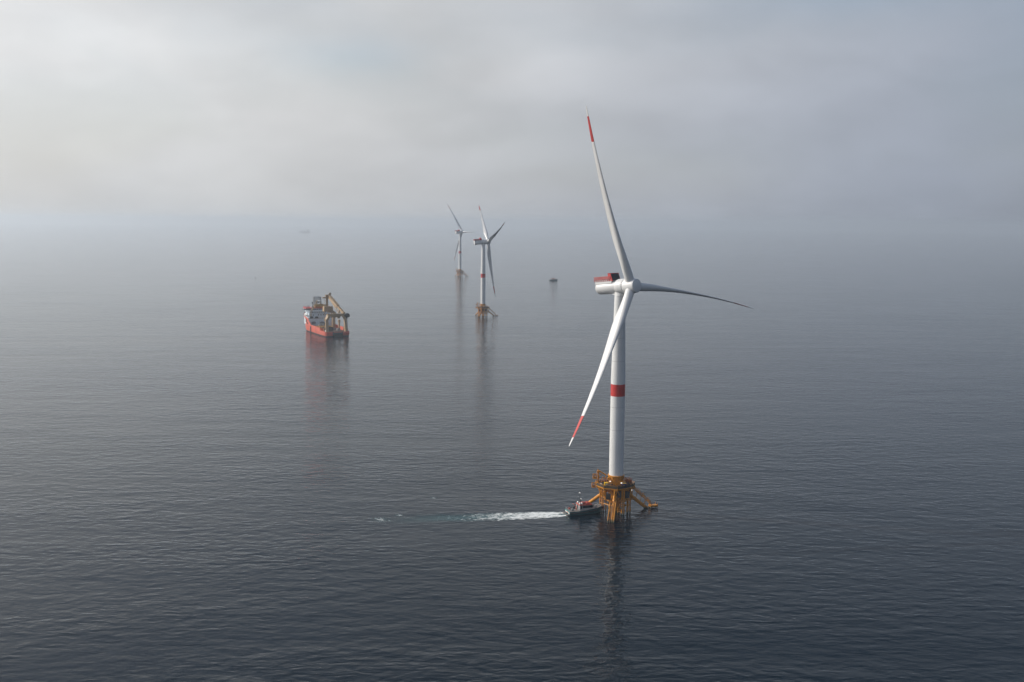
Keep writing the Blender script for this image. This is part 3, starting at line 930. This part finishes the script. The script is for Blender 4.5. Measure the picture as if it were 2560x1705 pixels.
for x, y, z, sx, sy_, sz, m_ in ((59.4, 7.5, 8.8, 2.4, 4.0, 2.2, 'grey'), (59.4, -1.5, 8.8, 2.4, 5.0, 1.8, 'grey'), (60.2, 4.0, 15.0, 1.8, 3.0, 1.6, 'boot'), (47.0, 4.0, 4.4, 3.6, 4.4, 4.6, 'grey'), (50.5, -2.5, 4.4, 3.0, 3.4, 5.6, 'boot'), (26.0, 6.5, 4.4, 2.2, 3.0, 3.4, 'boot'), (14.0, -5.0, 4.4, 3.0, 3.2, 3.0, 'grey')):
    mb = MB()
    mb.box((x, y, z + sz / 2), (sx, sy_, sz), None, 0, .93)
    mb.tube((x - sx * .3, y - sy_ * .55, z + sz * .7), (x - sx * .3, y + sy_ * .55, z + sz * .7), .25, None, 8)
    mb.box((x, y, z + sz + .1), (sx * .6, sy_ * .5, .4))
    mb.build('deck_machinery', [m_], ship)
# port side provision crane
mb = MB()
mb.tube((63, 9.2, 16.8), (63, 9.2, 23.4), .75, .65, 12)
mb.tube((63.0, 9.0, 23.2), (66, 1.2, 35.0), .62, .38, 10)
mb.tube((63.2, 8.0, 21.4), (64.4, 5.2, 28.0), .3, None, 8)
mb.build('provision_crane', ['tan'], ship)
mb = MB()
mb.tube((66.5, 6.6, 26.4), (66.5, 6.6, 31.6), .16, None, 6)
mb.box((66.5, 6.6, 32.2), (.9, 1.2, 1.6))
mb.build('signal_mast', ['boot'], ship)
# main knuckle boom crane: its pedestal stands to starboard, the boom leans to port and the jib rests aft
mb = MB()
mb.tube((44, -9.0, 4.4), (44, -9.0, 21), 1.9, 1.7, 20)
mb.build('crane_pedestal', ['tan'], ship)
mb = MB()
mb.box((45, -3.4, 26.6), (6.0, 9.5, 5.6), None, 0, .92)
mb.box((45, -6.5, 23.2), (4.0, 7.0, 1.6))
mb.box((44, -9.0, 21.2), (4.4, 4.4, 3.0))
mb.build('crane_house', ['tan'], ship)
mb = MB()
a_, b_ = Vector((46, -2.9, 24.5)), Vector((43.5, -2.2, 41.0))
dv = b_ - a_
mb.box((a_ + b_) / 2, (2.3, 2.8, dv.length), dv.to_track_quat('Z', 'Y').to_matrix())
mb.box(b_ + Vector((0, -1.2, .6)), (2.6, 5.4, 2.2))
mb.box(b_ + Vector((0, 3.0, -1.6)), (1.6, 3.0, 1.5))
mb.lathe([(.02, -.4), (1.35, -.35), (1.35, .35), (.02, .4)], 18, 'x', c=(b_.x, b_.y - 3.2, b_.z + 2.6))
mb.tube(b_ + Vector((0, -3.2, .8)), b_ + Vector((0, -3.2, 3.0)), .4, None, 8)
mb.build('main_boom', ['tan'], ship)
mb = MB()
a_, b_ = Vector((43.5, -4.2, 41.2)), Vector((9.5, -9.4, 24.2))
dv = b_ - a_
q_ = dv.to_track_quat('X', 'Z').to_matrix()
mb.box(a_.lerp(b_, .30), (dv.length * .62, 3.0, 3.3), q_)
mb.box(a_.lerp(b_, .78), (dv.length * .46, 2.1, 2.3), q_)
mb.tube(a_ + Vector((-2.0, .6, -1.6)), a_.lerp(b_, .78) + Vector((0, 2.2, -3.6)), .55, .45, 10)
mb.box(a_.lerp(b_, .78) + Vector((0, 1.4, -2.4)), (1.2, 1.2, 3.4))
mb.box(b_ + Vector((0, 0, .6)), (1.6, 2.4, 1.6))
mb.build('crane_jib', ['tan'], ship)
mb = MB()
mb.tube((43.0, .7, 39.5), (43.0, .4, 14.5), .24, None, 8)
mb.box((43.0, .4, 14.2), (1.2, 1.2, 2.0))
mb.build('hoist_cable', ['tan'], ship)
# A-frame over the stern
af = bpy.data.objects.new('stern_frame', None)
col.objects.link(af); af.parent = ship
for sy in (-1, 1):
    mb = MB()
    y0, y1 = sy * 9.6, sy * 7.4
    base, knee, top = Vector((2.6, y0, 4.4)), Vector((5.2, sy * 9.4, 18.5)), Vector((6.4, y1, 22.6))
    for p, q, w0 in ((base, knee, 2.7), (knee, top, 2.9)):
        dv = q - p
        mb.box((p + q) / 2, (w0, 2.5, dv.length + .5), dv.to_track_quat('Z', 'Y').to_matrix())
    mb.tube((14, sy * 10.2, 5.0), (5.6, sy * 9.4, 17.0), .55, .4, 10)
    mb.box((2.6, y0, 5.2), (3.4, 3.0, 1.8))
    mb.build('leg', ['tan'], af)
mb = MB()
mb.box((6.6, 0, 23.0), (2.8, 17.0, 3.0))
mb.box((6.4, 0, 21.2), (1.2, 9.0, 1.2))
mb.box((6.6, 1.2, 21.0), (1.6, 2.2, 2.4))
mb.box((6.6, -3.0, 20.3), (1.6, 2.6, 2.2))
mb.build('crossbeam', ['tan'], af)
mb = MB()
mb.lathe([(.02, -1.7), (2.5, -1.6), (2.7, -.5), (2.7, .5), (2.5, 1.6), (.02, 1.7)], 18, 'x', c=(6.0, -11.4, 22.2))
mb.box((6, -10.4, 19.2), (2.4, 2.2, 2.4)); mb.box((6, -13.6, 20.6), (.6, 1.8, .4))
mb.build('sheave_block', ['boot'], af)
# second post inside the stern frame and the lattice tower by the starboard quarter
mb = MB()
mb.tube((22, -8.2, 4.4), (22, -8.2, 14.0), 1.0, .9, 12)
mb.box((22, -8.2, 15.0), (2.4, 2.2, 2.6))
mb.tube((22, -8.4, 15.6), (20.6, -7.4, 8.4), .35, None, 8)
mb.build('deck_crane', ['tan'], ship)
mb = MB()
for dx in (0, 1.9):
    for dy in (0, 1.9):
        mb.tube((11 + dx, -13.6 + dy, 4.4), (11 + dx, -13.6 + dy, 17.5), .17, None, 6)
for k in range(6):
    z = 5 + 2.0 * k
    c_ = [(11, -13.6, z), (12.9, -13.6, z + 1), (12.9, -11.7, z), (11, -11.7, z + 1), (11, -13.6, z + 2)]
    mb.path(c_, .15)
    if k % 2: mb.box((11.95, -12.65, z), (1.9, 1.9, .15))
mb.build('access_tower', ['ship_white'], ship)
for pts in ([(19, 12.2, 7.9), (29, 12.2, 8.1)], [(30, 12.2, 7.9), (40, 12.2, 8.1)], [(3, 12.0, 5.4), (17, 12.1, 5.6)], [(3, -12.0, 5.4), (17, -12.1, 5.6)]):
    mb = MB()
    rail_loop(mb, pts, 0, 1.0, .09, 1.8, closed=False)
    mb.build('bulwark_railing', ['hull_red'], ship)

SM = Matrix.Translation((-189.6, 1075.8, 0)) @ Matrix.Rotation(R(118.5), 4, 'Z') @ Matrix.Diagonal((1.0, 1.12, 1.0, 1.0))
def on_ship(o, label, cat, group=None):
    o.matrix_world = SM
    return tag(o, label, cat, group)
# cargo lying on the work deck
mb = MB()
random.seed(11)
mb.box((36, 3.2, 4.75), (17, 14.5, .6))
for i in range(9):
    for j in range(8):
        x, y = 28.5 + i * 1.9, -3.6 + j * 1.9
        mb.tube((x, y, 5), (x, y, 8.0 + random.uniform(-.5, .7)), .16, None, 5)
for z in (6.2, 7.8):
    for j in range(8):
        mb.tube((28.5, -3.6 + j * 1.9, z), (43.7, -3.6 + j * 1.9, z), .18, None, 5)
    for i in range(9):
        mb.tube((28.5 + i * 1.9, -3.6, z), (28.5 + i * 1.9, 9.7, z), .18, None, 5)
for k in range(14):
    mb.box((random.uniform(29, 43), random.uniform(-3, 9), random.uniform(5.6, 7.4)), (random.uniform(1, 3), random.uniform(1, 3), random.uniform(.6, 1.4)), Matrix.Rotation(random.random() * 3, 3, 'Z'))
on_ship(mb.build('cargo_rack', ['ochre']), 'ochre steel cargo rack filling the work deck of the red ship', 'cargo rack')
for x, y, z, s, m_, lab in ((55.5, 8.6, 4.41, (6.1, 2.6, 2.8), 'ship_white', 'pale container nearest the port rail, in front of the red ship deckhouse'),
                            (55.0, 3.4, 4.41, (5.0, 2.6, 2.8), 'grey', 'grey container in the middle in front of the red ship deckhouse'),
                            (55.0, -5.8, 4.41, (5.0, 6.2, 3.0), 'ship_white', 'wide pale container to starboard in front of the red ship deckhouse')):
    mb = MB()
    mb.box((x, y, z + s[2] / 2), s)
    for k in range(7):
        mb.box((x - s[0] / 2 - .04, y - s[1] / 2 + s[1] * (k + .5) / 7, z + s[2] / 2), (.1, .14, s[2] * .92))
    on_ship(mb.build('cargo_container', [m_]), lab, 'container')
for x, y, sx, sy_, sz, m_, lab in ((22.5, 9.0, 3.0, 2.4, 2.6, 'orange', 'orange locker on the port side of the red ship work deck'),
                                 (24.0, -3.2, 2.6, 3.4, 2.2, 'grey', 'grey winch house behind the cable reel on the red ship'),
                                 (10.5, 8.4, 2.0, 2.2, 1.8, 'ship_white', 'small pale crate beside the port leg of the stern frame on the red ship'),
                                 (50.0, 9.6, 3.2, 3.0, 3.4, 'boot', 'dark generator box at the forward port corner of the red ship work deck')):
    mb = MB()
    mb.box((x, y, 4.41 + sz / 2), (sx, sy_, sz))
    mb.box((x, y, 4.46 + sz), (sx * .8, sy_ * .8, .16))
    mb.box((x - sx / 2 - .04, y, 4.41 + sz * .5), (.1, sy_ * .4, sz * .8))
    on_ship(mb.build('deck_box', [m_]), lab, 'box')
mb = MB()
mb.lathe([(2.5, -2.1), (2.5, -1.8), (1.4, -1.75), (1.4, 1.75), (2.5, 1.8), (2.5, 2.1)], 24, 'x', c=(16.5, 2.4, 6.95))
mb.box((16.5, 2.4, 4.9), (4.6, 3.6, .96))
on_ship(mb.build('cable_reel', ['boot']), 'dark cable reel on the aft work deck of the red ship', 'cable reel')
mb = MB()
mb.loft([[(66.2 + dx, 13.4 + dy * s_, 18.4 + dz) for dy, dz in ((-1.3, 0.9), (-1.1, -.4), (0, -1.1), (1.1, -.4), (1.3, .9), (0, 1.7))] for dx, s_ in ((-4.2, .25), (-3.2, .8), (0, 1.0), (3.2, .8), (4.2, .25))])
mb.tube((63.6, 12.4, 17.0), (63.6, 12.6, 20.6), .18, None, 6)
mb.tube((68.8, 12.4, 17.0), (68.8, 12.6, 20.6), .18, None, 6)
on_ship(mb.build('lifeboat', ['whitebox']), 'white enclosed lifeboat slung on the port side of the red ship', 'lifeboat')

# ------------------------------------------------------------------ crew boat
def crew_boat(loc, rz, k, label, cat, proto=None):
    root = empty('crew_boat', loc, rz, label, cat)
    root.scale = (k, k, k)
    if proto:
        for c in proto.children:
            n = c.copy(); col.objects.link(n); n.parent = root
            for g in c.children:
                h = g.copy(); col.objects.link(h); h.parent = n
        return root
    # x forward from the transom, y to port
    st = [(0, 2.75, 2.85, 1.75), (3, 2.85, 2.95, 1.75), (8, 2.85, 3.0, 2.0), (11, 2.6, 2.95, 2.35), (13.4, 1.9, 2.6, 2.7), (15.0, 1.0, 1.9, 2.95), (15.8, .35, 1.2, 3.05)]
    rings = [[(x, -b0 * .8, -.6), (x, -b0, .1), (x, -b0 - .02, .75), (x, -b1, zt - .42), (x, -b1, zt), (x, b1, zt), (x, b1, zt - .42), (x, b0 + .02, .75), (x, b0, .1), (x, b0 * .8, -.6)] for x, b0, b1, zt in st]
    mb = MB()
    mb.loft(rings, lambda k_, i: 2 if i == 4 else (1 if i in (3, 5) else 0))
    mb.box((-.02, 0, 1.0), (.1, 5.2, .5), None, 3)
    mb.box((-.02, 0, 1.5), (.1, 5.3, .48), None, 4)
    mb.box((-.08, -.7, 1.1), (.08, .75, .5), None, 5)
    mb.box((-.08, .5, 1.05), (.08, .35, .35), None, 5)
    hull = mb.build('hull', ['teal', 'teal', 'boat_deck', 'whitebox', 'teal_light', 'orange'], root)
    for sy in (-1, 1):
        mb = MB()
        mb.path([(.2, sy * 2.95, 1.0), (3, sy * 3.0, 1.0), (8, sy * 3.02, 1.15), (11, sy * 2.9, 1.4), (13.4, sy * 2.45, 1.7)], .2, 8)
        mb.build('fender', ['rubber'], hull)
    mb = MB()
    mb.tube((15.95, -1.5, 2.2), (15.95, 1.5, 2.2), .5, None, 14)
    mb.build('bow_fender', ['rubber'], hull)
    for sy in (-1, 1):
        mb = MB()
        mb.prism([(-1.5, sy * 1.85 - .85), (.05, sy * 1.85 - .85), (.05, sy * 1.85 + .85), (-1.5, sy * 1.85 + .85)], .18, .42)
        mb.build('swim_platform', ['boat_deck'], root)
    for pts in ([(.2, -2.8, 1.75), (4.6, -2.85, 1.85)], [(4.6, 2.85, 1.85), (.2, 2.8, 1.75), (.2, -2.6, 1.75)], [(11.2, -2.75, 2.4), (13.4, -2.4, 2.72), (15.2, -1.6, 2.98)], [(11.2, 2.75, 2.4), (13.4, 2.4, 2.72), (15.2, 1.6, 2.98)]):
        mb = MB()
        rail_loop(mb, pts, 0, .78, .05, 1.0, closed=False)
        mb.build('deck_railing', ['grey'], root)
    mb = MB()
    a = [(4.9, -2.25, 1.8), (11.3, -2.15, 1.8), (11.3, 2.15, 1.8), (4.9, 2.25, 1.8)]
    b = [(5.0, -2.1, 4.05), (10.5, -1.95, 4.05), (10.5, 1.95, 4.05), (5.0, 2.1, 4.05)]
    mb.loft([a, b])
    mb.box((4.95, -2.15, 2.9), (.5, .3, 2.3), None, 1)
    cab = mb.build('wheelhouse', ['cabin', 'whitebox'], root)
    for sy in (-1, 1):
        y = sy * 2.16
        mb = MB()
        mb.loft([[(6.3, y, 2.75), (10.95, y, 2.75), (10.7, y, 3.85), (6.3, y, 3.85)], [(6.3, y - sy * .1, 2.75), (10.95, y - sy * .1, 2.75), (10.7, y - sy * .1, 3.85), (6.3, y - sy * .1, 3.85)]])
        mb.build('window', ['glass'], cab)
        mb = MB()
        mb.box((5.6, sy * 2.17, 3.2), (.7, .08, 1.3))
        mb.build('window', ['glass'], cab)
    mb = MB()
    mb.box((10.92, 0, 3.35), (.5, 3.7, .95), Matrix.Rotation(R(-18), 3, 'Y'))
    mb.build('windscreen', ['glass'], cab)
    mb = MB()
    mb.box((4.92, .3, 3.0), (.1, 1.0, 2.0))
    mb.build('door', ['glass'], cab)
    mb = MB()
    mb.loft([[(4.7, -2.35, 4.05), (11.0, -2.2, 4.05), (11.0, 2.2, 4.05), (4.7, 2.35, 4.05)], [(4.9, -2.1, 4.4), (10.7, -1.9, 4.4), (10.7, 1.9, 4.4), (4.9, 2.1, 4.4)]])
    mb.box((7.4, -.2, 4.7), (1.6, 2.4, .6), None, 0, .85)
    mb.box((9.6, .2, 4.6), (1.4, 2.6, .4), None, 0, .9)
    mb.build('cabin_roof', ['roof_red'], root)
    mb = MB()
    mb.tube((5.9, 0, 4.3), (5.7, 0, 9.1), .13, .08, 8)
    mb.tube((5.2, -.5, 4.3), (5.75, 0, 6.6), .08, None, 6); mb.tube((5.2, .5, 4.3), (5.75, 0, 6.6), .08, None, 6)
    mb.box((6.0, 0, 6.0), (1.2, 1.6, .14)); mb.box((5.75, 0, 7.3), (.2, 1.4, .14))
    mb.tube((4.6, -.9, 4.3), (4.6, -.9, 7.2), .04, None, 6); mb.tube((4.6, .9, 4.3), (4.6, .9, 7.6), .04, None, 6)
    mast = mb.build('mast', ['boot'], root)
    for x, y, z, r_ in ((5.7, 0, 9.25, .42), (6.3, -.3, 6.6, .36), (6.75, .1, 6.15, .36)):
        mb = MB()
        mb.lathe([(.02, -.2), (r_, -.16), (r_, .05), (r_ * .6, .2), (.02, .24)], 14, c=(x, y, z))
        mb.build('radome', ['whitebox'], mast)
    for x, y in ((5.3, -1.2), (5.4, 1.1), (6.2, -1.4)):
        mb = MB()
        mb.tube((x, y - .5, 4.75), (x, y + .5, 4.75), .36, .36, 10)
        mb.box((x, y, 4.45), (.5, .6, .2))
        mb.build('life_raft', ['whitebox'], root)
    mb = MB()
    mb.tube((3.9, -.6, 1.8), (3.9, -.6, 3.6), .2, .17, 8)
    mb.tube((3.9, -.6, 3.6), (2.4, -.1, 4.7), .16, .12, 8)
    mb.box((2.9, -.3, 4.32), (1.0, .35, .3), Matrix.Rotation(R(35), 3, 'Y'))
    mb.build('deck_crane', ['orange'], root)
    for nm, c_, s_, m_ in (('deck_locker', (1.9, -1.2, 2.15), (1.1, .9, .8), 'grey'), ('deck_locker', (1.4, 1.3, 2.1), (.8, .7, .7), 'roof_red'), ('engine_hatch', (3.6, 1.6, 2.2), (1.0, 1.0, .9), 'boot'),
                           ('bow_winch', (13.2, -1.0, 3.0), (.7, .6, .7), 'grey'), ('bow_winch', (12.6, .9, 2.95), (.6, .6, .6), 'grey')):
        mb = MB()
        mb.box(c_, s_, None, 0, .9)
        mb.box((c_[0], c_[1], c_[2] + s_[2] / 2 + .03), (s_[0] * .7, s_[1] * .7, .1))
        mb.build(nm, [m_], root)
    mb = MB()
    mb.tube((14.3, 0, 2.9), (14.3, 0, 3.7), .16, None, 8)
    mb.tube((14.3, -.35, 3.5), (14.3, .35, 3.5), .08, None, 6)
    mb.build('bollard', ['grey'], root)
    return root

boat = crew_boat((24.6, 418.4, 0), R(17.5), .98, 'dark teal crew boat with red cabin roof nosing up to the yellow turbine base', 'boat')
crew_boat((81.0, 2168, 0), R(-14), 1.08, 'small dark boat alone on the open water between the two right-hand turbines', 'boat', boat)

# ------------------------------------------------------------------ far vessels and buoys
cs = empty('cargo_ship', (-2310, 10854, 0), R(8), 'very faint long cargo ship on the hazy horizon above the red ship', 'ship')
mb = MB()
mb.loft([[(x, -b, -1), (x, -b * 1.1, z), (x, b * 1.1, z), (x, b, -1)] for x, b, z in ((0, 7, 10), (6, 8, 9), (90, 8, 8.5), (104, 4, 11), (110, .5, 12))])
mb.build('hull', ['grey'], cs)
mb = MB(); mb.box((84, 0, 19), (16, 14, 18)); mb.box((84, 0, 30), (9, 17, 4)); mb.build('deckhouse', ['grey'], cs)
mb = MB(); mb.tube((84, 0, 32), (84, 0, 48), .7, .4, 8); mb.tube((30, 0, 10), (30, 0, 28), .8, .5, 8); mb.tube((54, 0, 10), (54, 0, 27), .8, .5, 8); mb.build('mast', ['grey'], cs)
ya = empty('motor_yacht', (1553, 7271, 0), R(160), 'tiny white motor yacht far off on the right, a pale dot below the horizon', 'boat')
mb = MB(); mb.loft([[(x, -b * .8, -.4), (x, -b, z), (x, b, z), (x, b * .8, -.4)] for x, b, z in ((0, 2, 1.6), (6, 2.2, 1.7), (10, 1.4, 2.1), (13, .2, 2.5))]); mb.build('hull', ['whitebox'], ya)
mb = MB(); mb.box((4.6, 0, 2.7), (5.4, 3.2, 2.2), None, 0, .8); mb.box((4.2, 0, 4.3), (3, 2.4, 1.2), None, 0, .8); mb.tube((3.6, 0, 4.8), (3.4, 0, 7), .1, None, 6); mb.build('cabin', ['whitebox'], ya)
def buoy(x, y, s, label):
    b = empty('marker_buoy', (x, y, 0), 0, label, 'buoy')
    mb = MB(); mb.lathe([(.4, -.6), (1.3, -.3), (1.35, .5), (.9, .9), (.3, 1.1)], 16); o = mb.build('float', ['boot'], b); o.scale = (s, s, s)
    mb = MB()
    for k in range(3):
        a = 2.1 * k
        mb.tube((.6 * math.cos(a), .6 * math.sin(a), .9), (.12 * math.cos(a), .12 * math.sin(a), 2.7), .1, None, 6)
    mb.lathe([(.02, 2.6), (.5, 2.7), (.5, 3.2), (.02, 3.4)], 10)
    o = mb.build('topmark', ['boot'], b); o.scale = (s, s, s)
buoy(-562, 2178, .95, 'tiny dark speck of a buoy alone on the far water left of the red ship')
buoy(-11.9, 2790, .8, 'tiny dark speck of a buoy right of the middle turbine tower')

# ------------------------------------------------------------------ wake and patches of foam
def foam_material(L, W, name, wake=True):
    m, t, o = new_mat(name)
    pos = t.n('ShaderNodeTexCoord').outputs['Object']
    sx = t.n('ShaderNodeSeparateXYZ', {0: pos})
    x, y = sx.outputs[0], sx.outputs[1]
    st_ = t.n('ShaderNodeMapping', {0: pos, 3: (.34, 1.0, 1)}).outputs[0]
    n1 = t.noise(st_, 1.15, 6.0, .68, .9)
    n2 = t.noise(t.n('ShaderNodeMapping', {0: pos, 1: (5, 9, 0), 3: (.22, .9, 1)}).outputs[0], .5, 4.0, .6, .6)
    if wake:
        # x: metres behind the transom; two jets that merge and spread
        wob = t.m('ADD', y, t.m('MULTIPLY', t.m('SUBTRACT', t.noise(pos, .11, 2.0), .5), t.m('MULTIPLY', x, .07)))
        ya_ = t.m('ABSOLUTE', wob)
        sep = t.mapr(x, 0, 40, 1.9, 2.2)
        d = t.m('ABSOLUTE', t.m('SUBTRACT', ya_, sep))
        wid = t.mapr(x, 2, 26, .8, 5.4, smooth=False)
        core = t.m('SUBTRACT', 1.0, t.m('DIVIDE', d, wid))
        core = t.m('MAXIMUM', core, -1.0)
        fade = t.mapr(x, 3, 54, .74, -.66, smooth=False)
        dens = t.m('ADD', t.m('ADD', t.m('MULTIPLY', core, .62), fade), t.m('MULTIPLY', t.m('SUBTRACT', n1, .5), 4.2))
        foam = t.mapr(dens, .05, 1.05)
        foam = t.m('MULTIPLY', foam, t.mapr(x, 46, 80, 1.0, 0.0))
        broad = t.m('SUBTRACT', 1.0, t.m('DIVIDE', ya_, t.mapr(x, 0, 90, 3.6, 9.0, smooth=False)))
        teal = t.m('MULTIPLY', t.mapr(t.m('ADD', broad, t.m('MULTIPLY', t.m('SUBTRACT', n2, .5), 1.6)), -.1, .9), t.mapr(x, 10, 90, .62, 0.0))
    else:
        rr = t.m('DIVIDE', t.vm('LENGTH', t.n('ShaderNodeMapping', {0: pos, 3: (1 / L, 1 / W, 1)}).outputs[0]), 1.0)
        dens = t.m('ADD', t.m('SUBTRACT', .75, rr), t.m('MULTIPLY', t.m('SUBTRACT', n1, .5), 3.0))
        foam = t.m('MULTIPLY', t.mapr(dens, .05, .9), .68)
        teal = t.m('MULTIPLY', t.mapr(rr, 0.2, 1.0, 1, 0), .12)
    a = t.m('MAXIMUM', foam, teal, clamp=True)
    c = t.mix(t.mapr(foam, .05, .75), (.10, .21, .23, 1), (.74, .77, .76, 1))
    df = t.n('ShaderNodeBsdfDiffuse', {'Color': c})
    tr = t.n('ShaderNodeBsdfTransparent')
    mx = t.n('ShaderNodeMixShader', {0: a})
    m.node_tree.links.new(tr.outputs[0], mx.inputs[1])
    m.node_tree.links.new(df.outputs[0], mx.inputs[2])
    m.node_tree.links.new(mx.outputs[0], o.inputs[0])
    return m
def sheet(name, loc, rz, pts, mat, label):
    mb = MB()
    mb.face([mb.bm.verts.new((x, y, 0)) for x, y in pts])
    o = mb.build(name, [mat])
    o.location = loc
    o.rotation_euler = (0, 0, rz)
    return tag(o, label, 'foam', None, 'stuff')
wake_z = .06
sheet('wake_foam', (24.3, 418.3, wake_z), R(188.5), [(0, -4), (90, -10), (90, 10), (0, 4)], foam_material(90, 8, 'wake_foam'),
      'white churned wake trailing behind the teal crew boat')
def ell(a, b): return [(a * math.cos(2 * math.pi * k / 24), b * math.sin(2 * math.pi * k / 24)) for k in range(24)]
for (x, y, a, b, rz, lab) in ((-54.5, 408.0, 6.5, 4.2, -20, 'largest small foam patch left of the fading wake end'),
                              (-47.5, 414.5, 2.8, 2.6, 10, 'faint foam patch just beyond the largest one at the wake end'),
                              (-35.2, 442.0, 2.6, 1.8, 0, 'lone faint foam patch farther off above the wake')):
    sheet('foam_patch', (x, y, wake_z), R(rz), ell(a, b), foam_material(a, b, 'patch_foam', False), lab)

# ------------------------------------------------------------------ haze
mb = MB()
HZ = 23500.0
HTOP = 171.5
mb.box((0, 300, (HTOP - 1) / 2), (2 * HZ, 2 * HZ, HTOP + 1))
haze = mb.build('haze', [])
m, t, o = new_mat('haze_air')
v = t.n('ShaderNodeVolumePrincipled', {'Color': (.82, .893, .966, 1), 'Density': 0.000126, 'Anisotropy': 0.44})
m.node_tree.links.new(v.outputs[0], o.inputs['Volume'])
haze.data.materials.append(m)
tag(haze, kind='stuff')
haze['label'] = 'thin pale sea haze that greys the distance'
